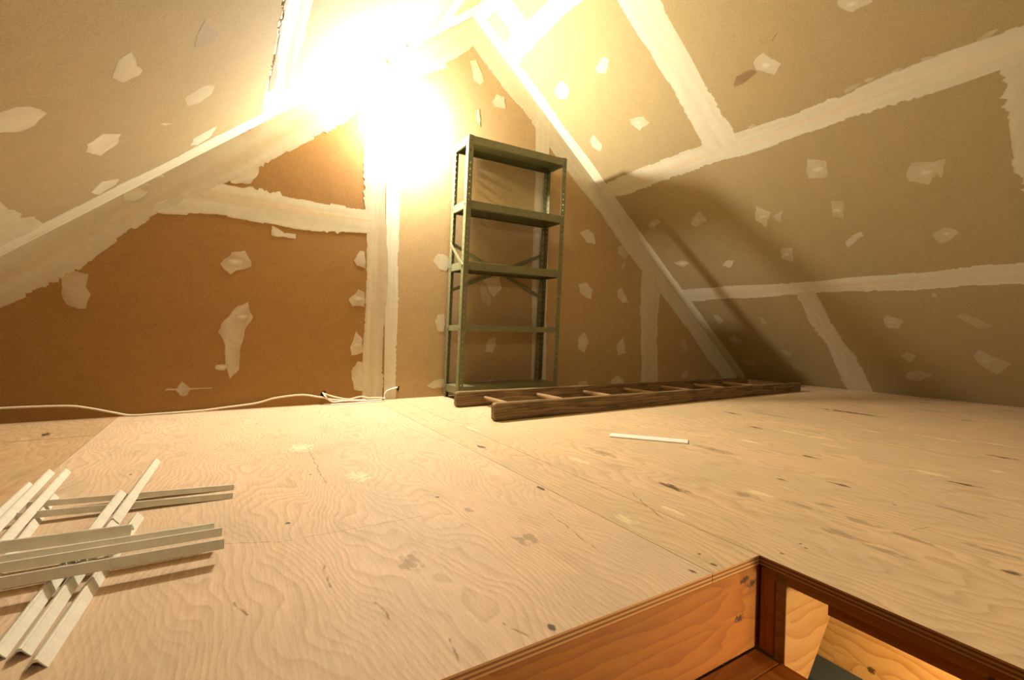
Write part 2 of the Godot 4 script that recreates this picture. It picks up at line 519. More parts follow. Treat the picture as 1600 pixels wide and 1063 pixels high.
	mark(m_c, 0.414, 2.336, 0.020, 0.012, "dark")
	mark(m_c, 0.743, 2.327, 0.014, 0.009, "dark")
	mark(m_r, 0.798, 2.330, 0.012, 0.008, "dark")
	mark(m_r, 0.811, 2.287, 0.008, 0.006, "dark")
	mark(m_r, 0.934, 1.006, 0.100, 0.030, "white")
	mark(m_r, 1.032, 1.638, 0.100, 0.030, "white")
	mark(m_r, 1.848, 1.735, 0.120, 0.030, "white")
	mark(m_e, 2.195, 1.701, 0.150, 0.030, "white")
	mark(m_e, 2.202, 1.834, 0.120, 0.030, "white")
	mark(m_e, 2.678, 2.099, 0.180, 0.030, "white")
	mark(m_e, 2.578, 1.874, 0.100, 0.030, "white")
	mark(m_e, 2.084, 1.940, 0.100, 0.020, "white")
	mark(m_e, 2.765, 2.259, 0.100, 0.030, "white")
	mark(m_c, 0.555, 2.061, 0.050, 0.030, "grey")
	mark(m_c, 0.295, 2.044, 0.060, 0.040, "grey")
	mark(m_c, 0.531, 2.065, 0.050, 0.020, "grey")
	mark(m_c, 0.333, 1.471, 0.100, 0.060, "white")
	mark(m_c, 0.229, 1.034, 0.120, 0.080, "white")
	mark(m_e, 3.098, 1.570, 0.300, 0.050, "dark")
	mark(m_e, 2.570, 1.390, 0.300, 0.030, "grey")
	mark(m_r, 1.042, 2.362, 0.008, 0.006, "dark")
	mark(m_r, 1.029, 2.379, 0.012, 0.008, "dark")
	mark(m_r, 0.961, 2.367, 0.010, 0.007, "dark")
	mark(m_c, 0.213, 1.387, 0.010, 0.008, "dark")
	mark(m_c, -0.243, 1.148, 0.012, 0.008, "dark")
	mark(m_c, 0.117, 1.739, 0.012, 0.010, "dark")
	mark(m_r, 1.291, 2.463, 0.100, 0.020, "grey")
	mark(m_r, 1.600, 2.462, 0.120, 0.020, "grey")
	mark(m_r, 1.166, 2.463, 0.100, 0.020, "grey")
	mark(m_r, 1.365, 2.573, 0.100, 0.020, "grey")
	mark(m_r, 1.277, 2.239, 0.100, 0.020, "grey")
	mark(m_r, 1.337, 2.271, 0.050, 0.020, "grey")
	scratch(m_c, Vector2(0.108, 1.834), Vector2(0.392, 1.842))
	scratch(m_c, Vector2(0.153, 1.971), Vector2(0.147, 2.063))
	scratch(m_c, Vector2(0.206, 2.141), Vector2(0.211, 2.199))
	scratch(m_c, Vector2(0.358, 2.289), Vector2(0.372, 2.343))
	scratch(m_c, Vector2(0.250, 1.045), Vector2(0.236, 1.517))
	scratch(m_c, Vector2(0.010, 2.033), Vector2(0.026, 2.083))
	scratch(m_c, Vector2(0.670, 1.961), Vector2(0.641, 2.191))
	scratch(m_c, Vector2(0.656, 0.710), Vector2(0.746, 1.296))
	scratch(m_c, Vector2(0.096, 1.834), Vector2(-0.005, 1.788))
	scratch(m_c, Vector2(0.270, 2.284), Vector2(0.262, 2.345))
	scratch(m_r, Vector2(0.953, 1.957), Vector2(0.882, 2.142))
	scratch(m_r, Vector2(1.345, 2.450), Vector2(1.404, 2.463))
	for k in [["ply_c", m_c], ["ply_r", m_r], ["ply_e", m_e], ["ply_w", m_e]]:
		var im: Image = k[1]
		M[k[0]] = mat(Color(0.99, 0.97, 0.95) if k[0] == "ply_c" else Color(0.96, 0.945, 0.89), 0.62, ImageTexture.create_from_image(im))
		M[k[0]].metallic_specular = 0.3
	M.ply_w.albedo_color = Color(0.90, 0.85, 0.76)

# ---------------------------------------------------------------- the room
func ply_sheet(parent: Node3D, x0: float, z0: float, x1: float, z1: float, key: String, uv0 := Vector2.ZERO, flip := false) -> void:
	var top := MB.new()
	var g := 0.0008
	var a := Vector3(x0 + g, 0, z0 + g); var b := Vector3(x1 - g, 0, z0 + g); var c := Vector3(x1 - g, 0, z1 - g); var d := Vector3(x0 + g, 0, z1 - g)
	var s := Vector2(1.219, 3.66)
	var ua := uv0 / s; var uc := (uv0 + Vector2(x1 - x0, z1 - z0)) / s
	if key == "ply_c":
		ua = Vector2.ZERO; uc = Vector2(1, (z1 - z0) / 2.351)
	if flip: var t := ua.x; ua.x = uc.x; uc.x = t
	top.tri(a, b, c, Vector3.UP, ua, Vector2(uc.x, ua.y), uc)
	top.tri(a, c, d, Vector3.UP, ua, uc, Vector2(ua.x, uc.y))
	var e := MB.new()
	e.col = lin(0.62, 0.45, 0.27)
	var y1 := -0.018
	e.quad(a + Vector3(0, y1, 0), b + Vector3(0, y1, 0), c + Vector3(0, y1, 0), d + Vector3(0, y1, 0), Vector3.DOWN)
	var ring := [a, b, c, d]
	var ns := [Vector3(0, 0, -1), Vector3(1, 0, 0), Vector3(0, 0, 1), Vector3(-1, 0, 0)]
	for i in 4:
		var p: Vector3 = ring[i]; var q: Vector3 = ring[(i + 1) % 4]
		for k in 5:   # the five plies
			e.col = lin(0.70, 0.52, 0.32) if k % 2 == 0 else lin(0.46, 0.31, 0.17)
			var h0 := Vector3(0, y1 * k / 5.0, 0); var h1 := Vector3(0, y1 * (k + 1) / 5.0, 0)
			e.quad(p + h0, q + h0, q + h1, p + h1, ns[i])
	var m := top.mesh(M[key])
	e.mesh(M.edge, m)
	put("plywood_sheet", m, parent)

func board(called: String, parent: Node3D, ctr: Vector3, size: Vector3, m: Material, ch := 0.002, turn := Basis(), label := "") -> MeshInstance3D:
	# size.x is the length, along the grain
	var mb := MB.new()
	mb.box(Vector3.ZERO, size, ch)
	var o := put(called, mb.mesh(m), parent, Transform3D(turn, ctr))
	if label: o.set_meta("label", label)
	return o

func build_room() -> void:
	var along_z := Basis(Vector3.UP, -PI / 2)
	var upright := Basis(Vector3.BACK, PI / 2)
	var xl := XR - YR / ML
	var xrr := XR + YR / MR
	# backs: the sheathing behind the boards closes the room
	var mb := MB.new()
	mb.slab(PackedVector2Array([Vector2(xl - 0.4, -0.3), Vector2(xrr + 0.4, -0.3), Vector2(XR, YR + 0.35)]), Vector3(0, 0, -0.1), Vector3.RIGHT, Vector3.UP, Vector3.BACK, 0.02)
	var wb := put("wall_back", mb.mesh(M.lumber_dark), self)
	struct(wb, "unfinished gable end wall of brown plasterboard with white taped joints", "wall")
	var g_left := surf(wb, Vector3(0, 0, STEP_Z), Vector3.RIGHT, Vector3.UP, Vector3.BACK, lin(0.625, 0.462, 0.235), lin(0.4, 0.3, 0.2))
	var g_right := surf(wb, Vector3.ZERO, Vector3.RIGHT, Vector3.UP, Vector3.BACK, lin(0.72, 0.610, 0.430), lin(0.4, 0.3, 0.2))
	var gable := PackedVector2Array([Vector2(xl, 0), Vector2(xrr, 0), Vector2(XR, YR)])
	# lower left board with the hole the cables come out of
	var low := PackedVector2Array([Vector2(-1.8, 0), Vector2(0.4655, 0), Vector2(0.4655, 0.044), Vector2(0.452, 0.052), Vector2(0.456, 0.066), Vector2(0.474, 0.078), Vector2(0.484, 0.066), Vector2(0.481, 0.045), Vector2(0.466, 0.044), Vector2(0.466, 0), Vector2(STEP_X, 0), Vector2(STEP_X, 1.088), Vector2(-1.8, 1.088)])
	panel(g_left, low, gable, M.paper_brown)
	panel(g_left, rect(-1.8, 1.091, STEP_X, 2.6), gable, M.paper_brown)
	var mid := PackedVector2Array([Vector2(STEP_X, 0), Vector2(0.915, 0), Vector2(0.915, 0.038), Vector2(0.908, 0.058), Vector2(0.897, 0.066), Vector2(0.904, 0.072), Vector2(0.926, 0.08), Vector2(0.921, 0.06), Vector2(0.9155, 0.038), Vector2(0.9155, 0), Vector2(1.976, 0), Vector2(1.976, 2.6), Vector2(STEP_X, 2.6)])
	panel(g_right, mid, gable, M.paper_mid)
	panel(g_right, rect(1.979, 0, 3.137, 2.6), gable, M.paper_mid)
	panel(g_right, rect(3.14, 0, 4.5, 2.6), gable, M.paper_mid)
	# the cut edge of the proud boards
	mb = MB.new()
	mb.box(Vector3(STEP_X - 0.004, 1.0, STEP_Z * 0.5 - 0.004), Vector3(0.008, 2.02, STEP_Z - 0.006))
	mb.col = lin(0.8, 0.76, 0.68)
	put("corner_bead", mb.mesh(M.trim), wb)

	var nl := Vector3(ML, -1, 0).normalized()
	var nr := Vector3(-MR, -1, 0).normalized()
	var len_l := Vector2(YR / ML, YR).length()
	var len_r := Vector2(YR / MR, YR).length()
	mb = MB.new()
	mb.slab(rect(-0.15, -0.4, Z_END + 0.15, len_l + 0.1), Vector3(xl, 0, 0) - nl * 0.1, Vector3.BACK, Vector3(1 / ML, 1, 0).normalized(), nl, 0.02)
	var wl := put("wall_left", mb.mesh(M.lumber_dark), self)
	struct(wl, "sloping plasterboard ceiling on the left under the roof, patched with joint compound", "ceiling")
	var s_left := surf(wl, Vector3(xl, 0, 0), Vector3.BACK, Vector3(1 / ML, 1, 0), nl, lin(0.665, 0.588, 0.418), lin(0.50, 0.47, 0.40))
	mb = MB.new()
	mb.slab(rect(-0.15, -0.4, Z_END + 0.15, len_r + 0.1), Vector3(xrr, 0, 0) - nr * 0.1, Vector3.BACK, Vector3(-1 / MR, 1, 0).normalized(), nr, 0.02)
	var wr := put("wall_right", mb.mesh(M.lumber_dark), self)
	struct(wr, "sloping plasterboard ceiling on the right running down to the floor, joints taped", "ceiling")
	var s_right := surf(wr, Vector3(xrr, 0, 0), Vector3.BACK, Vector3(-1 / MR, 1, 0), nr, lin(0.665, 0.588, 0.418), lin(0.47, 0.31, 0.16))
	var rows := [0.0, 1.21, 2.42, 3.63, 4.2]
	var cuts_r := [[0.0, 1.08, 3.52, Z_END], [0.0, 2.3, 4.74, Z_END], [0.0, 1.08, 3.52, Z_END], [0.0, 0.29, 2.73, Z_END]]
	var cuts_l := [[0.0, 1.9, 4.3, Z_END], [0.0, 2.44, 4.88, Z_END], [0.0, 2.0, 4.4, Z_END], [0.0, 2.44, 4.88, Z_END]]
	for i in 4:
		for k in 3:
			panel(s_right, rect(cuts_r[i][k] + 0.001, rows[i] + 0.001, cuts_r[i][k + 1] - 0.001, rows[i + 1] - 0.001), rect(0, 0, Z_END, len_r), M.paper)
			panel(s_left, rect(cuts_l[i][k] + 0.001, rows[i] + 0.001, cuts_l[i][k + 1] - 0.001, rows[i + 1] - 0.001), rect(0, 0, Z_END, len_l), M.paper)
	# the far gable, behind the camera
	mb = MB.new()
	mb.slab(PackedVector2Array([Vector2(xl - 0.4, -0.3), Vector2(xrr + 0.4, -0.3), Vector2(XR, YR + 0.35)]), Vector3(0, 0, Z_END), Vector3.RIGHT, Vector3.UP, Vector3.FORWARD, 0.06)
	struct(put("wall_front", mb.mesh(M.paper), self), "plain plasterboard gable wall at the near end of the attic", "wall")

	# joint tapes
	tape(g_left, Vector2(-0.42, 1.092), Vector2(STEP_X - 0.08, 1.075), 0.09, 0.09, {"warm": 0.9, "amp": 0.02})
	tape(g_left, Vector2(0.755, 0.0), Vector2(0.755, 2.0), 0.0645, 0.0615, {"amp": 0.010, "warm": 0.25, "t": 0.8})
	tape(g_right, Vector2(0.862, 0.0), Vector2(0.862, 2.08), 0.046, 0.052, {"amp": 0.008, "warm": 0.2, "t": 0.97})
	tape(g_right, Vector2(1.972, 0.0), Vector2(1.972, 2.06), 0.062, 0.062, {"amp": 0.008, "warm": 0.5})
	tape(g_right, Vector2(3.137, 0.0), Vector2(3.137, 1.06), 0.11, 0.11, {"amp": 0.02, "warm": 0.3, "t": 0.72})
	var dl := Vector2(1, ML).normalized()
	var pl := Vector2(dl.y, -dl.x)
	tape(g_left, Vector2(xl, 0) + pl * 0.088 + dl * 0.1, Vector2(STEP_X - 0.02, YR - ML * (XR - STEP_X + 0.02)) + pl * 0.086, 0.080, 0.11, {"amp": 0.018, "warm": 0.2, "t": 0.72})
	tape(g_right, Vector2(STEP_X + 0.005, YR - ML * (XR - STEP_X - 0.005)) + pl * 0.08, Vector2(XR, YR) + pl * 0.08, 0.078, 0.10, {"amp": 0.014, "warm": 0.2})
	var dr := Vector2(1, -MR).normalized()
	var pr := Vector2(-dr.y, dr.x) * -1.0
	tape(g_right, Vector2(XR, YR) + pr * 0.075, Vector2(xrr, 0) + pr * 0.075 - dr * 0.05, 0.074, 0.10, {"amp": 0.012, "warm": 0.25, "t": 0.82})
	tape(s_right, Vector2(0.045, -0.0), Vector2(0.045, len_r), 0.042, 0.060, {"amp": 0.008, "warm": 0.2, "t": 0.95})
	tape(s_right, Vector2(0.05, 2.42), Vector2(3.4, 2.42), 0.068, 0.075, {"amp": 0.012, "warm": 0.55, "tape": lin(0.88, 0.78, 0.63)})
	tape(s_right, Vector2(0.07, 1.212), Vector2(3.4, 1.212), 0.07, 0.07, {"amp": 0.012, "warm": 0.7})
	tape(s_right, Vector2(1.085, 2.44), Vector2(1.085, 3.6), 0.095, 0.10, {"amp": 0.012, "warm": 0.6, "tape": lin(0.90, 0.78, 0.66)})
	tape(s_right, Vector2(1.08, 0.0), Vector2(1.085, 1.2), 0.075, 0.078, {"amp": 0.02, "warm": 0.3, "t": 0.72})
	tape(s_right, Vector2(2.34, 1.25), Vector2(2.34, 2.38), 0.10, 0.10, {"amp": 0.02, "warm": 0.2, "t": 0.8})
	tape(s_right, Vector2(0.06, 3.625), Vector2(3.0, 3.625), 0.07, 0.07, {"amp": 0.012, "warm": 0.1, "t": 0.97})
	tape(s_right, Vector2(0.28, 3.66), Vector2(0.28, 3.93), 0.075, 0.075, {"amp": 0.01, "warm": 0.0, "t": 0.97})
	tape(s_right, Vector2(0.02, 3.905), Vector2(3.0, 3.905), 0.035, 0.035, {"amp": 0.005, "warm": 0.0})
	tape(s_left, Vector2(0.09, 0.0), Vector2(0.10, len_l), 0.08, 0.088, {"amp": 0.012, "warm": 0.2, "t": 0.92})
	tape(s_left, Vector2(0.1, 2.475), Vector2(3.0, 2.475), 0.075, 0.07, {"amp": 0.008, "warm": 0.0, "t": 0.92})
	tape(s_left, Vector2(0.42, 2.42), Vector2(3.0, 2.417), 0.014, 0.014, {"amp": 0.01, "warm": 0.0, "t": -0.85, "h": 0.003})
	tape(s_left, Vector2(0.36, 2.51), Vector2(3.0, 2.507), 0.024, 0.024, {"amp": 0.012, "warm": 0.0, "t": -0.8, "h": 0.003})
	tape(s_left, Vector2(0.05, 1.225), Vector2(1.4, 1.26), 0.10, 0.09, {"amp": 0.03, "warm": 0.1, "t": 0.6})
	tape(s_left, Vector2(0.05, 3.655), Vector2(3.0, 3.655), 0.055, 0.055, {"amp": 0.01, "warm": 0.0})
	tape(s_left, Vector2(0.02, 3.97), Vector2(3.0, 3.97), 0.035, 0.035, {"amp": 0.005, "warm": 0.0})
	mud_patch(g_left, [-0.627, 0.686, -0.550, 0.663, -0.553, 0.600, -0.543, 0.575, -0.557, 0.508, -0.611, 0.520, -0.637, 0.575, -0.632, 0.647], 0.45, 0)
	mud_patch(g_left, [-0.040, 0.754, 0.017, 0.815, 0.073, 0.834, 0.100, 0.755, 0.007, 0.700], 0.50, 1)
	mud_patch(g_left, [0.044, 0.548, 0.091, 0.570, 0.112, 0.482, 0.076, 0.423, 0.055, 0.303, 0.051, 0.213, 0.010, 0.166, -0.011, 0.232, -0.012, 0.374, -0.040, 0.403, -0.032, 0.445, 0.008, 0.505], 0.50, 2)
	mud_patch(g_left, [0.206, 0.978, 0.229, 0.969, 0.262, 0.951, 0.325, 0.950, 0.325, 0.922, 0.257, 0.925, 0.207, 0.932], 0.70, 0)
	mud_patch(g_left, [-0.195, 0.151, -0.162, 0.115, -0.176, 0.087, -0.200, 0.088, -0.220, 0.112], 0.50, 0)
	mud_patch(g_left, [-0.260, 0.112, -0.251, 0.123, -0.191, 0.122, -0.065, 0.122, -0.065, 0.116, -0.191, 0.115, -0.248, 0.116], 0.50, 0)
	mud_patch(g_left, [0.625, 0.832, 0.663, 0.896, 0.690, 0.892, 0.691, 0.798, 0.644, 0.801], 0.60, 0)
	mud_patch(g_left, [0.605, 0.605, 0.659, 0.668, 0.688, 0.649, 0.689, 0.568, 0.627, 0.572], 0.55, 1)
	mud_patch(g_left, [0.646, 0.416, 0.689, 0.379, 0.690, 0.297, 0.624, 0.282, 0.617, 0.325], 0.70, 1)
	mud_patch(g_left, [0.625, 0.177, 0.657, 0.244, 0.690, 0.243, 0.692, 0.066, 0.639, 0.069], 0.75, 0)
	mud_patch(g_left, [0.007, 1.221, 0.029, 1.256, 0.057, 1.230, 0.070, 1.285, 0.122, 1.333, 0.132, 1.265, 0.099, 1.190, 0.011, 1.180], 0.70, 0)
	mud_patch(g_right, [1.122, 2.152, 1.191, 2.191, 1.214, 2.141, 1.150, 2.096, 1.119, 2.119], 0.70, 0)
	mud_patch(g_right, [1.374, 2.229, 1.419, 2.263, 1.479, 2.131, 1.453, 2.100, 1.414, 2.119], 0.60, 0)
	mud_patch(g_right, [1.541, 2.003, 1.580, 2.062, 1.646, 2.065, 1.659, 1.984, 1.566, 1.974], 0.70, 0)
	mud_patch(g_right, [1.433, 1.906, 1.448, 1.930, 1.458, 1.816, 1.442, 1.840], 0.70, 0)
	mud_patch(g_right, [1.127, 0.883, 1.174, 0.932, 1.239, 0.916, 1.259, 0.865, 1.224, 0.817, 1.176, 0.821], 0.65, 0)
	mud_patch(g_right, [1.149, 0.500, 1.172, 0.538, 1.212, 0.546, 1.230, 0.472, 1.214, 0.426, 1.174, 0.433], 0.70, 0)
	mud_patch(g_right, [1.109, 0.070, 1.155, 0.112, 1.235, 0.117, 1.240, 0.056, 1.156, 0.053], 0.70, 0)
	mud_patch(g_right, [1.490, 0.783, 1.631, 0.825, 1.642, 0.736, 1.580, 0.669, 1.544, 0.725], 0.75, 0)
	mud_patch(g_right, [1.480, 0.721, 1.520, 0.739, 1.569, 0.622, 1.546, 0.610, 1.493, 0.629], 0.30, 0)
	mud_patch(g_right, [1.533, 0.350, 1.550, 0.386, 1.610, 0.397, 1.611, 0.339, 1.582, 0.287, 1.528, 0.298], 0.70, 0)
	mud_patch(g_right, [1.521, 0.076, 1.568, 0.088, 1.628, 0.075, 1.629, 0.053, 1.527, 0.056], 0.60, 0)
	mud_patch(g_right, [2.328, 1.213, 2.412, 1.247, 2.483, 1.214, 2.489, 1.143, 2.403, 1.142], 0.85, 0)
	mud_patch(g_right, [2.729, 1.141, 2.779, 1.165, 2.864, 1.098, 2.821, 1.047, 2.743, 1.086], 0.45, 0)
	mud_patch(g_right, [2.779, 0.996, 2.821, 1.037, 2.816, 0.971, 2.790, 0.963], 0.35, 0)
	mud_patch(g_right, [2.327, 0.806, 2.400, 0.838, 2.472, 0.771, 2.462, 0.701, 2.345, 0.745], 0.80, 0)
	mud_patch(g_right, [2.735, 0.786, 2.790, 0.818, 2.871, 0.689, 2.807, 0.682, 2.741, 0.730], 0.65, 0)
	mud_patch(g_right, [2.339, 0.389, 2.399, 0.434, 2.455, 0.362, 2.404, 0.272, 2.345, 0.300], 0.70, 1)
	mud_patch(g_right, [2.741, 0.335, 2.816, 0.392, 2.837, 0.297, 2.858, 0.268, 2.756, 0.244], 0.60, 0)
	mud_patch(g_right, [2.341, 0.049, 2.433, 0.060, 2.446, 0.012, 2.342, 0.013], 0.60, 0)
	mud_patch(g_right, [2.686, 0.044, 2.773, 0.089, 2.840, 0.019, 2.815, -0.005, 2.700, 0.006], 0.70, 0)
	mud_patch(g_right, [3.507, 0.355, 3.583, 0.397, 3.634, 0.292, 3.573, 0.261], 0.20, 0)
	mud_patch(g_right, [3.533, 0.063, 3.625, 0.113, 3.644, 0.028, 3.550, 0.021], 0.25, 1)
	mud_patch(g_right, [3.923, 0.029, 4.042, 0.057, 4.027, 0.014], 0.30, 0)
	mud_patch(g_right, [3.028, 0.803, 3.048, 0.863, 3.072, 0.806, 3.056, 0.776], 0.30, 0)
	mud_patch(s_left, [1.158, 1.533, 1.140, 1.555, 1.133, 1.592, 1.083, 1.637, 1.043, 1.640, 1.008, 1.597, 1.012, 1.555, 1.069, 1.498], 0.70, 0)
	mud_patch(s_left, [0.670, 1.645, 0.732, 1.671, 0.753, 1.731, 0.686, 1.782, 0.616, 1.761, 0.580, 1.685], 0.85, 0)
	mud_patch(s_left, [1.125, 1.847, 1.174, 1.869, 1.184, 1.908, 1.053, 1.929, 1.033, 1.913, 1.036, 1.857, 1.090, 1.843], 0.55, 0)
	mud_patch(s_left, [0.678, 2.036, 0.744, 2.046, 0.767, 2.112, 0.733, 2.157, 0.664, 2.143, 0.639, 2.072], 0.45, 0)
	mud_patch(s_left, [0.226, 2.016, 0.290, 2.031, 0.299, 2.147, 0.199, 2.118, 0.180, 2.044], 0.80, 0)
	mud_patch(s_left, [0.260, 1.561, 0.307, 1.631, 0.255, 1.694, 0.199, 1.669, 0.174, 1.583], 0.80, 0)
	mud_patch(s_left, [1.059, 2.091, 1.140, 2.099, 1.202, 2.132, 1.084, 2.176, 1.042, 2.147], -0.35, 0)
	mud_patch(s_left, [0.619, 1.919, 0.614, 1.935, 0.565, 1.963, 0.584, 1.931], 0.40, 0)
	mud_patch(s_left, [0.661, 1.293, 0.597, 1.350, 0.511, 1.340, 0.395, 1.321, 0.297, 1.361, 0.113, 1.352, 0.122, 1.259, 0.023, 1.161, 0.151, 1.082], 0.60, 0)
	mud_patch(s_right, [0.601, 3.238, 0.700, 3.255, 0.729, 3.225, 0.652, 3.175, 0.591, 3.192], 0.70, 1)
	mud_patch(s_right, [0.215, 3.250, 0.278, 3.284, 0.329, 3.279, 0.342, 3.212, 0.258, 3.172, 0.195, 3.203], 0.70, 1)
	mud_patch(s_right, [0.611, 2.855, 0.717, 2.830, 0.730, 2.770, 0.633, 2.749, 0.597, 2.812], 0.60, 1)
	mud_patch(s_right, [0.227, 2.850, 0.272, 2.858, 0.278, 2.775, 0.237, 2.740, 0.206, 2.795], 0.70, 0)
	mud_patch(s_right, [1.303, 2.760, 1.344, 2.795, 1.432, 2.791, 1.443, 2.767, 1.350, 2.736, 1.307, 2.743], -0.60, 0)
	mud_patch(s_right, [1.558, 2.868, 1.573, 2.887, 1.602, 2.897, 1.591, 2.882, 1.564, 2.865], -0.60, 0)
	mud_patch(s_right, [1.450, 2.816, 1.505, 2.835, 1.561, 2.751, 1.508, 2.710, 1.448, 2.777], 0.55, 1)
	mud_patch(s_right, [1.849, 2.885, 1.865, 2.908, 1.958, 2.849, 1.955, 2.824, 1.889, 2.815, 1.860, 2.846], 0.50, 1)
	mud_patch(s_right, [1.474, 2.198, 1.548, 2.157, 1.536, 2.055, 1.436, 2.082], 0.40, 1)
	mud_patch(s_right, [1.857, 1.965, 1.893, 2.029, 1.964, 1.996, 2.010, 1.997, 1.981, 1.897, 1.965, 1.927, 1.928, 1.869, 1.856, 1.913], 0.40, 1)
	mud_patch(s_right, [1.077, 1.968, 1.146, 1.901, 1.061, 1.794, 1.027, 1.874], 0.45, 1)
	mud_patch(s_right, [1.148, 1.872, 1.218, 1.901, 1.163, 1.803], 0.35, 0)
	mud_patch(s_right, [1.490, 1.895, 1.546, 1.870, 1.509, 1.746, 1.460, 1.789], 0.30, 1)
	mud_patch(s_right, [1.467, 1.576, 1.518, 1.630, 1.568, 1.643, 1.572, 1.609, 1.464, 1.538], 0.55, 0)
	mud_patch(s_right, [1.873, 1.551, 1.926, 1.588, 1.972, 1.569, 1.982, 1.531, 1.890, 1.485], 0.35, 1)
	mud_patch(s_right, [1.080, 1.603, 1.152, 1.593, 1.107, 1.469, 1.039, 1.502], 0.40, 1)
	mud_patch(s_right, [1.459, 0.888, 1.493, 0.910, 1.574, 0.864, 1.526, 0.773, 1.462, 0.795], 0.40, 1)
	mud_patch(s_right, [1.464, 0.478, 1.510, 0.532, 1.546, 0.498, 1.499, 0.410], 0.35, 0)
	mud_patch(s_right, [1.437, 0.292, 1.526, 0.331, 1.592, 0.288, 1.508, 0.201, 1.423, 0.209], 0.35, 0)
	mud_patch(s_right, [1.840, 0.891, 1.877, 0.910, 1.980, 0.798, 1.914, 0.783], 0.25, 0)
	mud_patch(s_right, [1.833, 0.511, 1.878, 0.582, 1.999, 0.460, 1.921, 0.348, 1.853, 0.444], 0.35, 1)
	mud_patch(s_right, [0.602, 0.494, 0.672, 0.498, 0.699, 0.425, 0.651, 0.399], 0.25, 0)
	mud_patch(s_right, [0.631, 0.325, 0.695, 0.316, 0.710, 0.207, 0.622, 0.228], 0.20, 0)
	mud_patch(s_right, [1.765, 1.096, 1.778, 1.105, 1.782, 1.075, 1.766, 1.066], 0.40, 0)
	mud_patch(s_right, [0.215, 2.045, 0.312, 2.068, 0.335, 2.027, 0.223, 1.970, 0.196, 2.001], 0.35, 1)
	mud_patch(s_right, [0.601, 2.005, 0.687, 2.036, 0.708, 1.944, 0.588, 1.914, 0.567, 1.946], 0.40, 1)
	mud_patch(s_right, [0.196, 1.603, 0.281, 1.628, 0.329, 1.576, 0.244, 1.547], 0.60, 1)
	mud_patch(s_right, [0.597, 1.514, 0.671, 1.563, 0.712, 1.545, 0.649, 1.482], 0.70, 0)
	mud_patch(s_right, [0.211, 0.944, 0.268, 0.943, 0.273, 0.867, 0.212, 0.836], 0.50, 0)
	mud_patch(s_right, [0.186, 0.629, 0.280, 0.680, 0.327, 0.603, 0.227, 0.527], 0.30, 1)
	mud_patch(s_right, [0.159, 0.291, 0.311, 0.324, 0.290, 0.254, 0.176, 0.230], 0.20, 0)
	mud_patch(s_right, [0.613, 0.919, 0.654, 0.905, 0.656, 0.820, 0.604, 0.834], 0.25, 0)
	mud_patch(s_right, [1.750, 2.502, 1.787, 2.515, 1.823, 2.507, 1.796, 2.494, 1.757, 2.488], 0.35, 0)
	mud_patch(s_right, [1.832, 2.510, 1.855, 2.521, 1.879, 2.509, 1.853, 2.496], 0.35, 0)
	mud_patch(s_right, [2.047, 2.512, 2.079, 2.512, 2.114, 2.496, 2.089, 2.492, 2.055, 2.498], 0.35, 0)
	mud_patch(s_right, [1.935, 2.509, 1.970, 2.510, 1.983, 2.500, 1.950, 2.498], 0.35, 0)
	mud_patch(s_right, [2.215, 2.505, 2.253, 2.516, 2.282, 2.514, 2.259, 2.501, 2.221, 2.490], 0.35, 0)
	mud_patch(s_right, [1.265, 2.499, 1.302, 2.513, 1.315, 2.494, 1.279, 2.480], 0.35, 0)

	# floor: a dark underlay on the joists, plywood sheets on top
	mb = MB.new()
	for r in [[xl - 0.3, -0.05, xrr + 0.3, OPEN_Z - 0.06], [xl - 0.3, OPEN_Z - 0.06, OPEN_LEFT - 0.06, OPEN_END + 0.06], [1.35, OPEN_Z - 0.06, xrr + 0.3, OPEN_END + 0.06], [xl - 0.3, OPEN_END + 0.06, xrr + 0.3, Z_END + 0.1]]:
		mb.box(Vector3((r[0] + r[2]) * 0.5, -0.029, (r[1] + r[3]) * 0.5), Vector3(r[2] - r[0], 0.018, r[3] - r[1]))
	var fl := put("floor", mb.mesh(M.lumber_dark), self)
	struct(fl, "worn plywood subfloor laid in large sheets around a stair opening", "floor")
	ply_sheet(fl, xl - 0.05, 0.0, -0.443, 0.4735, "ply_w", Vector2(0, 1.2), true)
	ply_sheet(fl, xl - 0.05, 0.4765, -0.443, OPEN_Z, "ply_w", Vector2(0, 0), true)
	ply_sheet(fl, -0.443, 0.0, 0.768, OPEN_Z, "ply_c")
	ply_sheet(fl, 0.768, 0.0, OPEN_X, OPEN_Z, "ply_r")
	ply_sheet(fl, OPEN_X, 0.0, 1.987, 3.66, "ply_r", Vector2(OPEN_X - 0.768, 0))
	ply_sheet(fl, 1.987, 0.0, 3.206, 3.66, "ply_e")
	ply_sheet(fl, 3.206, 0.0, xrr + 0.05, 3.66, "ply_r", Vector2(0.0, 0.0), true)
	ply_sheet(fl, OPEN_X, 3.66, 1.987, 4.88, "ply_e", Vector2(0.1, 0), true)
	ply_sheet(fl, 1.987, 3.66, 3.206, 4.88, "ply_r", Vector2.ZERO, true)
	ply_sheet(fl, 3.206, 3.66, xrr + 0.05, 4.88, "ply_e")
	ply_sheet(fl, xl - 0.05, OPEN_Z, OPEN_LEFT, 4.88, "ply_e")
	ply_sheet(fl, OPEN_LEFT, OPEN_END, OPEN_X, 4.88, "ply_e")
	ply_sheet(fl, xl - 0.05, 4.88, xrr + 0.05, Z_END, "ply_e")

	# framing around the stair opening, seen below the edge of the plywood
	board("rim_joist", fl, Vector3((OPEN_LEFT + OPEN_X) * 0.5 + 0.02, -0.103, OPEN_Z - 0.022), Vector3(OPEN_X - OPEN_LEFT + 0.08, 0.168, 0.038), M.lumber, 0.002, Basis(), "orange-brown joist board under the near edge of the plywood")
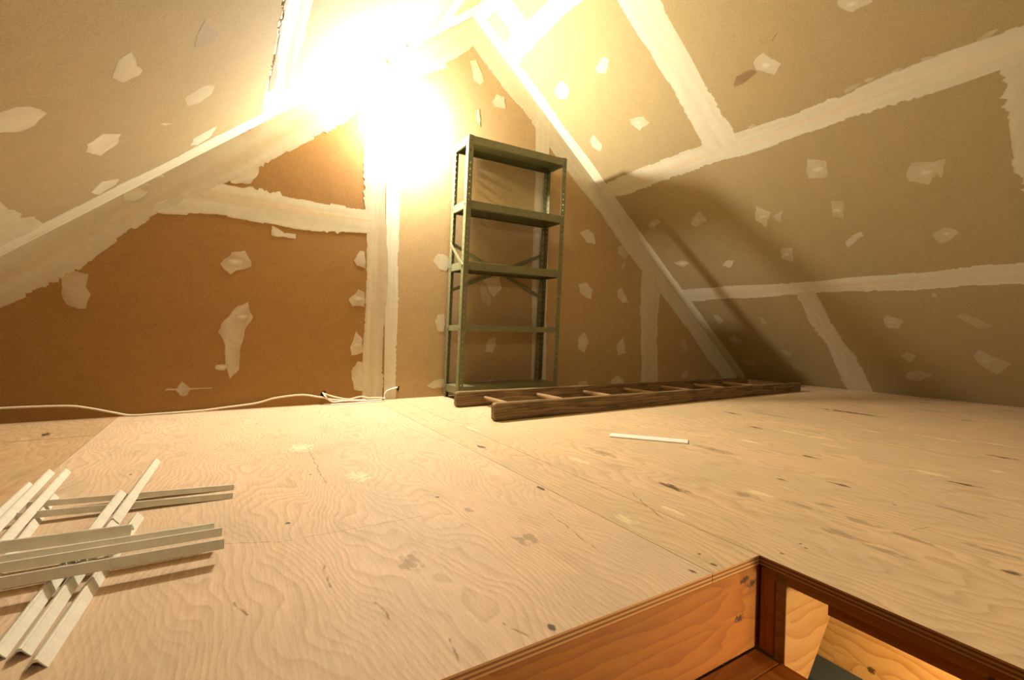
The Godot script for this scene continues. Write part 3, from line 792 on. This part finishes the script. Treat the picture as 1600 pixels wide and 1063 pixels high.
	board("corner_post", fl, Vector3(OPEN_X + 0.022, -0.104, 2.368), Vector3(0.166, 0.042, 0.030), M.lumber_dark, 0.002, upright, "short dark upright post in the corner of the stair opening")
	board("trimmer_board", fl, Vector3(OPEN_X + 0.020, -0.028, 3.24), Vector3(1.76, 0.018, 0.038), M.lumber_dark, 0.001, along_z)
	board("trimmer_board", fl, Vector3(OPEN_X + 0.026, -0.0475, 3.30), Vector3(1.65, 0.019, 0.042), M.lumber_dark, 0.001, along_z)
	board("ledge_board", fl, Vector3(0.69, -0.2, 2.3745), Vector3(0.44, 0.025, 0.05), M.lumber_dark, 0.002, Basis(), "dark flat ledge under the corner of the joist board")
	board("ledge_board", fl, Vector3(0.852, -0.2, 3.2), Vector3(1.6, 0.025, 0.126), M.lumber_dark, 0.002, along_z)
	mb = MB.new()
	mb.slab(PackedVector2Array([Vector2(0.916, -0.022), Vector2(1.072, -0.022), Vector2(1.085, -0.147), Vector2(1.002, -0.25), Vector2(0.916, -0.25)]), Vector3(0, 0, 2.405), Vector3.RIGHT, Vector3.UP, Vector3.BACK, 0.021, 0.001)
	var bl := put("blocking", mb.mesh(M.lumber_block), fl)
	bl.set_meta("label", "pale lit wood block with a slanted cut end")
	board("floor_joist", fl, Vector3(1.221, -0.20, 2.95), Vector3(1.5, 0.32, 0.038), M.lumber_pale, 0.002, along_z, "brightly lit knotty joist seen through the gap")
	for sx in [[OPEN_LEFT - 0.022, "rim_joist"]]:
		board(sx[1], fl, Vector3(sx[0], -0.103, (OPEN_Z + OPEN_END) * 0.5), Vector3(OPEN_END - OPEN_Z, 0.168, 0.038), M.lumber, 0.002, along_z)
	board("rim_joist", fl, Vector3((OPEN_LEFT + OPEN_X) * 0.5, -0.103, OPEN_END + 0.022), Vector3(OPEN_X - OPEN_LEFT + 0.3, 0.168, 0.038), M.lumber)
	# the storey below, closed off
	mb = MB.new()
	var bx := [OPEN_LEFT - 0.6, 1.9, 1.6, 4.8]
	mb.box(Vector3((bx[0] + bx[1]) * 0.5, -2.45, (bx[2] + bx[3]) * 0.5), Vector3(bx[1] - bx[0], 0.1, bx[3] - bx[2]))
	mb.box(Vector3(bx[0], -1.28, (bx[2] + bx[3]) * 0.5), Vector3(0.1, 2.45, bx[3] - bx[2]))
	mb.box(Vector3(bx[1], -1.28, (bx[2] + bx[3]) * 0.5), Vector3(0.1, 2.45, bx[3] - bx[2]))
	mb.box(Vector3((bx[0] + bx[1]) * 0.5, -1.28, bx[2]), Vector3(bx[1] - bx[0], 2.45, 0.1))
	mb.box(Vector3((bx[0] + bx[1]) * 0.5, -1.28, bx[3]), Vector3(bx[1] - bx[0], 2.45, 0.1))
	mb.box(Vector3(0.870, -1.31, 3.25), Vector3(0.086, 2.18, 1.7), 0.002)  # unseen wall below the ledge, screens the rim joist from the lower bulb
	struct(put("wall_stairwell", mb.mesh(M.paper), self), "plain unseen walls and floor of the stairwell below the attic opening", "wall")

# ---------------------------------------------------------------- lamps
func bulb_lamp(at: Vector3, hang: Vector3, label: String, energy: float, glow: Color) -> void:
	var t := thing("pendant_lamp", label, "lamp", at)
	var mb := MB.new()
	mb.lathe([Vector2(0.0, -0.058), Vector2(0.012, -0.056), Vector2(0.022, -0.049), Vector2(0.028, -0.038), Vector2(0.030, -0.028), Vector2(0.029, -0.016), Vector2(0.024, -0.002), Vector2(0.017, 0.014), Vector2(0.0135, 0.026), Vector2(0.013, 0.03)], Vector3(0, 0.028, 0), 24)
	put("bulb", mb.mesh(M.bulb), t)
	mb = MB.new()
	mb.lathe([Vector2(0.0, 0.05), Vector2(0.016, 0.05), Vector2(0.019, 0.055), Vector2(0.019, 0.085), Vector2(0.015, 0.092), Vector2(0.007, 0.10), Vector2(0.0, 0.10)], Vector3.ZERO, 20)
	put("socket", mb.mesh(M.white), t)
	mb = MB.new()
	var path := PackedVector3Array()
	for i in 9: path.append(Vector3(0, 0.098, 0).lerp(hang - at, i / 8.0))
	mb.tube(path, 0.0035, 8)
	put("cord", mb.mesh(M.cable_white), t)
	mb = MB.new()
	mb.lathe([Vector2(0.0, -0.022), Vector2(0.02, -0.02), Vector2(0.04, -0.01), Vector2(0.045, 0.0), Vector2(0.0, 0.0)], Vector3.ZERO, 20)
	put("ceiling_rose", mb.mesh(M.white), t, Transform3D(Basis(), hang - at))
	var l := OmniLight3D.new()
	l.name = "bulb_light"
	l.light_color = glow
	l.light_energy = energy
	l.light_size = 0.028
	l.omni_range = 12.0
	l.omni_attenuation = 2.0
	l.shadow_enabled = true
	t.add_child(l)

# ---------------------------------------------------------------- shelf
func flange(mb: MB, o: Vector3, U: Vector3, N: Vector3, w: float, h: float) -> void:
	# a strip of slotted angle: width along U, height along y, a round hole in every cell
	var pitch := 0.038
	var cells := int(h / pitch)
	var p := h / cells
	var th := 0.0018
	for side in 2:
		var off := N * (th * 0.5 if side == 0 else -th * 0.5)
		var nn := N if side == 0 else -N
		for c in cells:
			var y0 := c * p; var ym := y0 + p * 0.5
			var rim := [Vector2(w, ym), Vector2(w, y0 + p), Vector2(w * 0.5, y0 + p), Vector2(0, y0 + p), Vector2(0, ym), Vector2(0, y0), Vector2(w * 0.5, y0), Vector2(w, y0)]
			var hole := []
			for k in 8: hole.append(Vector2(w * 0.5 + 0.0052 * cos(TAU * k / 8.0), ym + 0.0052 * sin(TAU * k / 8.0)))
			for k in 8:
				var j := (k + 1) % 8
				var P := func(q: Vector2) -> Vector3: return o + U * q.x + Vector3(0, q.y, 0) + off
				mb.quad(P.call(rim[k]), P.call(rim[j]), P.call(hole[j]), P.call(hole[k]), nn)
	for e: float in [0.0, w]:
		var a: Vector3 = o + U * float(e)
		mb.quad(a + N * th * 0.5, a - N * th * 0.5, a - N * th * 0.5 + Vector3(0, h, 0), a + N * th * 0.5 + Vector3(0, h, 0), U * (1.0 if e > 0.0 else -1.0))

func build_shelf() -> void:
	var x0 := 0.0; var x1 := 0.752
	var z0 := 0.0; var z1 := 0.222
	var H := 1.642
	var t := thing("shelf_unit", "tall green metal shelf unit with five empty shelves leaning by the gable wall", "shelf", Vector3(1.212, 0, 0.019))
	var fw := 0.034
	for px in [[x0, 1.0], [x1, -1.0]]:
		for pz in [[z0, 1.0], [z1, -1.0]]:
			var mb := MB.new(); mb.lean = LEAN
			flange(mb, Vector3(px[0], 0, pz[0]), Vector3(px[1], 0, 0), Vector3(0, 0, -pz[1]), fw, H)
			flange(mb, Vector3(px[0], 0, pz[0]), Vector3(0, 0, pz[1]), Vector3(-px[1], 0, 0), fw, H)
			put("post", mb.mesh(M.green), t)
	var tops := [0.085, 0.467, 0.863, 1.242, 1.640]
	var lips := [0.046, 0.034, 0.048, 0.048, 0.047]
	for i in 5:
		var mb := MB.new(); mb.lean = LEAN
		var y: float = tops[i]; var lip: float = lips[i]
		var g := 0.003
		mb.box(Vector3((x0 + x1) * 0.5, y - 0.001, (z0 + z1) * 0.5), Vector3(x1 - x0 - g * 2, 0.002, z1 - z0 - g * 2), 0.0008)
		for z in [z0 + g, z1 - g]:
			mb.box(Vector3((x0 + x1) * 0.5, y - lip * 0.5, z), Vector3(x1 - x0 - g * 2, lip, 0.002), 0.0008)
			mb.box(Vector3((x0 + x1) * 0.5, y - lip, z + (0.006 if z < 0.1 else -0.006)), Vector3(x1 - x0 - g * 2, 0.0018, 0.012))
		for x in [x0 + g, x1 - g]:
			mb.box(Vector3(x, y - lip * 0.5, (z0 + z1) * 0.5), Vector3(0.002, lip, z1 - z0 - g * 2), 0.0008)
			mb.box(Vector3(x + (0.006 if x < 0.3 else -0.006), y - lip, (z0 + z1) * 0.5), Vector3(0.012, 0.0018, z1 - z0 - g * 2))
		var sh := put("shelf_board", mb.mesh(M.green), t)
		for b in [[x0 - 0.002, z1 - 0.017, 0], [x0 - 0.002, z0 + 0.017, 0], [x0 + 0.017, z1 + 0.002, 1], [x1 - 0.017, z1 + 0.002, 1]]:
			var bb := MB.new(); bb.lean = LEAN
			var c := Vector3(b[0], y - lip * 0.45, b[1])
			var ax := Vector3(-0.004, 0, 0) if b[2] == 0 else Vector3(0, 0, 0.004)
			bb.tube(PackedVector3Array([c, c + ax]), 0.0055, 8)
			put("bolt", bb.mesh(M.green), sh)
	for s in [[Vector3(x0 + 0.01, 1.005, z0 - 0.003), Vector3(x1 - 0.01, 0.685, z0 - 0.003)], [Vector3(x0 + 0.01, 0.69, z0 - 0.006), Vector3(x1 - 0.01, 1.0, z0 - 0.006)], [Vector3(x0 - 0.003, 1.0, z0 + 0.012), Vector3(x0 - 0.003, 0.835, z1 - 0.012)]]:
		var mb := MB.new(); mb.lean = LEAN
		var a: Vector3 = s[0]; var b: Vector3 = s[1]
		var d := (b - a).normalized()
		var wide := Vector3(0, 0, 1) if absf(d.x) > 0.1 else Vector3(1, 0, 0)
		var up := wide.cross(d).normalized()
		mb.box((a + b) * 0.5, Vector3(a.distance_to(b), 0.022, 0.002), 0.0006, Basis(d, up, d.cross(up)))
		put("cross_brace", mb.mesh(M.green), t)

# ---------------------------------------------------------------- ladder
func build_ladder() -> void:
	var t := thing("wooden_ladder", "long dark weathered wooden ladder lying flat on the floor along the gable wall", "ladder", Vector3(1.1, 0, 0.67))
	for r in [[0.225, 0.0, -0.025, 2.78], [-0.228, 0.005, 0.0, 2.74]]:
		var L: float = r[3]
		var h0 := 0.088; var h1 := 0.070
		var rr := 0.018
		var poly := PackedVector2Array()
		for k in 5:
			var a := PI + PI * 0.5 * k / 4.0
			poly.append(Vector2(rr + rr * cos(a), rr + rr * sin(a)))
		poly.append(Vector2(L, 0)); poly.append(Vector2(L, h1))
		for k in 5:
			var a := PI * 0.5 + PI * 0.5 * k / 4.0
			poly.append(Vector2(rr + rr * cos(a), h0 - rr + rr * sin(a)))
		var mb := MB.new()
		mb.slab(poly, Vector3.ZERO, Vector3.RIGHT, Vector3.UP, Vector3.BACK, 0.036, 0.004)
		put("rail", mb.mesh(M.ladder), t, Transform3D(Basis(Vector3.UP, -float(r[2]) * 0.4 if r[0] < 0 else 0.012), Vector3(r[1], 0, float(r[0]) + 0.018)))
	for i in 7:
		var x := 0.185 + 0.37 * i
		var mb := MB.new()
		var p := PackedVector3Array()
		for k in 7: p.append(Vector3(0.0, 0.0, lerpf(-0.222, 0.222, k / 6.0)))
		var L := 0.444
		mb.lathe([Vector2(0.0, -L / 2), Vector2(0.010, -L / 2), Vector2(0.0125, -L / 4), Vector2(0.0135, 0), Vector2(0.0125, L / 4), Vector2(0.010, L / 2), Vector2(0, L / 2)], Vector3.ZERO, 12)
		put("rung", mb.mesh(M.rung), t, Transform3D(Basis(Vector3.RIGHT, PI / 2), Vector3(x, 0.046 - i * 0.001, -0.004)))

# ---------------------------------------------------------------- trim strips
func strip_mesh(L: float, leg: float) -> ArrayMesh:
	# corner bead: a thin folded angle with a rolled nose along the fold
	var mb := MB.new()
	var w := leg * 0.72; var h := leg * 0.72; var e := 0.0011
	var poly := PackedVector2Array([Vector2(-w, 0), Vector2(-w + 0.002, 0), Vector2(-0.0022, h - 0.003), Vector2(0.0022, h - 0.003), Vector2(w - 0.002, 0), Vector2(w, 0), Vector2(0.0032, h - e), Vector2(0.0022, h + 0.0008), Vector2(0, h + 0.0014), Vector2(-0.0022, h + 0.0008), Vector2(-0.0032, h - e)])
	mb.slab(poly, Vector3(L * 0.5, 0, 0), Vector3.BACK, Vector3.UP, Vector3.RIGHT, L)
	return mb.mesh(M.trim)

func strip(a: Vector3, b: Vector3, leg: float, label: String, group: String, roll := 0.0) -> void:
	var d := (b - a).normalized()
	var side := d.cross(Vector3.UP).normalized()
	var up := side.cross(d).normalized()
	var bas := Basis(d, up, d.cross(up)) * Basis(Vector3.RIGHT, roll)
	var o := put("corner_bead_strip", strip_mesh(a.distance_to(b), leg), self, Transform3D(bas, (a + b) * 0.5))
	tag(o, label, "trim strip", group)

func build_trim() -> void:
	var g := "folded white corner trim strips piled on the plywood floor"
	# two lowest strips, across the picture, their left ends on the lowest white one
	strip(Vector3(-0.395, 0.0135, 1.392), Vector3(0.016, 0.0, 1.424), 0.0145, "farther of the two shaded trim strips at the back of the pile, on the floor", g)
	strip(Vector3(-0.392, 0.0135, 1.470), Vector3(0.013, 0.0, 1.497), 0.0155, "nearer of the two shaded trim strips at the back of the pile, on the floor", g)
	# white strips pointing to the back wall, laid over them
	strip(Vector3(-0.2585, 0.001, 2.035), Vector3(-0.2235, 0.0215, 1.420), 0.0165, "left strip of the white bundle lying across the two back strips", g)
	strip(Vector3(-0.232, 0.001, 2.045), Vector3(-0.1965, 0.0209, 1.445), 0.0165, "middle strip of the white bundle, its top end on the nearer back strip", g)
	strip(Vector3(-0.2075, 0.0, 2.082), Vector3(-0.1735, 0.0, 1.552), 0.0175, "short right strip of the white bundle, flat on the floor", g)
	strip(Vector3(-0.2065, 0.0185, 1.62), Vector3(-0.1795, 0.033, 1.170), 0.016, "white strip reaching farthest towards the gable wall, topmost of the bundle", g)
	strip(Vector3(-0.425, 0.0, 1.90), Vector3(-0.437, 0.016, 1.222), 0.016, "leftmost of the white strips at the left edge, tilted to the wall", g)
	strip(Vector3(-0.392, 0.001, 2.02), Vector3(-0.409, 0.034, 1.178), 0.016, "middle white strip of the three at the left edge", g)
	strip(Vector3(-0.362, 0.001, 2.02), Vector3(-0.374, 0.034, 1.188), 0.016, "right white strip of the three at the left edge, lying on top", g)
	strip(Vector3(-0.342, 0.0, 1.80), Vector3(-0.372, 0.0, 1.30), 0.015, "lowest white strip at the left edge, half under the shaded ones", g)
	# the upper layer, across the picture again
	strip(Vector3(-0.62, 0.028, 1.855), Vector3(-0.004, 0.0255, 1.863), 0.0185, "nearest long shaded strip, its bright fold facing the camera", g)
	strip(Vector3(-0.62, 0.029, 1.790), Vector3(-0.008, 0.0265, 1.803), 0.0165, "second long shaded strip from the front of the pile", g)
	strip(Vector3(-0.62, 0.030, 1.757), Vector3(-0.022, 0.0275, 1.773), 0.0165, "third long shaded strip from the front of the pile", g)
	strip(Vector3(-0.64, 0.037, 1.70), Vector3(-0.158, 0.033, 1.732), 0.022, "short shaded strip on top of the pile, ending over the white bundle", g)
	# a loose offcut on the floor by the ladder
	var mb := MB.new()
	mb.box(Vector3.ZERO, Vector3(0.313, 0.006, 0.062), 0.0015)
	var o := put("trim_offcut", mb.mesh(M.white), self, Transform3D(Basis(Vector3.UP, -atan2(0.241, 0.199)), Vector3(1.4975, 0.003, 1.5135)))
	tag(o, "single short white strip lying alone on the floor in front of the ladder", "trim strip")

# ---------------------------------------------------------------- cables
func cable(pts: Array, z: float, r: float, m: Material, label: String, group := "") -> void:
	var cv := Curve3D.new()
	for i in pts.size():
		var p := Vector3(pts[i][0], maxf(pts[i][1], r), pts[i][2] if pts[i].size() > 2 else z)
		var a := Vector3(pts[maxi(i - 1, 0)][0], pts[maxi(i - 1, 0)][1], 0); var b := Vector3(pts[mini(i + 1, pts.size() - 1)][0], pts[mini(i + 1, pts.size() - 1)][1], 0)
		var tn := (b - a) / 6.0
		cv.add_point(p, -tn, tn)
	var mb := MB.new()
	mb.tube(cv.tessellate_even_length(4, 0.012), r, 10)
	var o := put("cable", mb.mesh(m), self)
	tag(o, label, "cable", group)

func build_cables() -> void:
	cable([[-1.1, 0.066], [-0.833, 0.070], [-0.63, 0.066], [-0.554, 0.053], [-0.452, 0.022], [-0.393, 0.006], [-0.3, 0.005], [-0.126, 0.008], [-0.02, 0.016], [0.13, 0.030], [0.221, 0.052], [0.349, 0.062], [0.432, 0.047], [0.477, 0.037], [0.501, 0.028], [0.589, 0.017], [0.70, 0.012]], 0.052, 0.0050, M.cable, "long beige cable sagging along the foot of the gable wall to the left edge")
	cable([[0.462, 0.070, -0.03], [0.466, 0.066, 0.03], [0.477, 0.046, 0.064], [0.501, 0.021, 0.064], [0.526, 0.013, 0.064], [0.589, 0.016, 0.064], [0.699, 0.010, 0.064], [0.795, 0.009, 0.060]], 0.05, 0.0045, M.cable_white, "white cable looping low out of the torn hole in the brown board")
	cable([[0.470, 0.062, -0.03], [0.476, 0.060, 0.03], [0.492, 0.054, 0.070], [0.536, 0.040, 0.075], [0.597, 0.026, 0.075], [0.644, 0.033, 0.074], [0.677, 0.037, 0.074], [0.714, 0.026, 0.074], [0.737, 0.026, 0.074], [0.794, 0.022, 0.072], [0.814, 0.012, 0.068]], 0.045, 0.0045, M.cable, "beige cable humped above the others beside the wall corner")
	cable([[0.50, 0.004, 0.092], [0.60, 0.004, 0.095], [0.70, 0.004, 0.090], [0.76, 0.004, 0.086], [0.812, 0.004, 0.082]], 0.07, 0.003, M.cable_white, "thin white wire lying flat on the floor in front of the cable bundle")
	cable([[0.822, 0.004, 0.03], [0.822, 0.018, 0.016], [0.825, 0.034, 0.012], [0.842, 0.056, 0.012], [0.886, 0.069, 0.012], [0.906, 0.071, 0.004], [0.912, 0.068, -0.03]], 0.03, 0.0045, M.cable_white, "short white cable bending up from the floor into a small hole by the shelf")

func build_duct() -> void:
	var mb := MB.new()
	mb.box(Vector3(0, -0.03, 0), Vector3(0.095, 0.06, 0.8), 0.003)
	var o := put("metal_box", mb.mesh(M.slate), self, Transform3D(Basis(), Vector3(1.152, -0.31, 2.68)))
	tag(o, "slate-coloured flat box beside the lit joist in the stair opening", "box")

func _ready() -> void:
	# camera
	var cam := Camera3D.new()
	cam.name = "camera"
	cam.keep_aspect = Camera3D.KEEP_HEIGHT
	cam.fov = 71.456
	cam.near = 0.02
	cam.position = Vector3(0, 0.4416, 2.8953)
	cam.rotation = Vector3(-0.0205, -0.5411, 0.0180)
	add_child(cam)
	cam.current = true
	# no daylight: a closed room
	var we := WorldEnvironment.new()
	we.name = "environment"
	var env := Environment.new()
	env.background_mode = Environment.BG_COLOR
	env.background_color = Color(0, 0, 0)
	env.tonemap_mode = Environment.TONE_MAPPER_LINEAR
	env.tonemap_exposure = 1.0
	env.sdfgi_enabled = true
	env.ssao_enabled = true
	env.ssil_enabled = true
	we.environment = env
	add_child(we)
	var lamp_energy := 5.5
	var lamp_color := Color(1.0, 0.975, 0.915)
	var lamp_at := Vector3(0.885, 1.69, 0.072)
	make_materials()
	build_room()
	bulb_lamp(lamp_at, Vector3(lamp_at.x, YR - ML * (XR - lamp_at.x), lamp_at.z), "bare bright light bulb hanging on a short cord by the gable wall", lamp_energy, lamp_color)
	bulb_lamp(Vector3(0.985, -0.16, 3.0), Vector3(0.985, -0.04, 3.0), "light bulb out of view under the attic floor, placed to light the joist", 0.50, Color(1.0, 0.88, 0.66))  # unseen bulb, placed to light the joist and blocking in the gap
	bulb_lamp(Vector3(XR, 2.15, 4.9), Vector3(XR, YR - 0.01, 4.9), "light bulb out of view at the near end, placed to light the gable", 1.45, lamp_color)  # unseen bulb behind the camera, placed to brighten the gable and near faces
	build_shelf()
	build_ladder()
	build_trim()
	build_cables()
	build_duct()
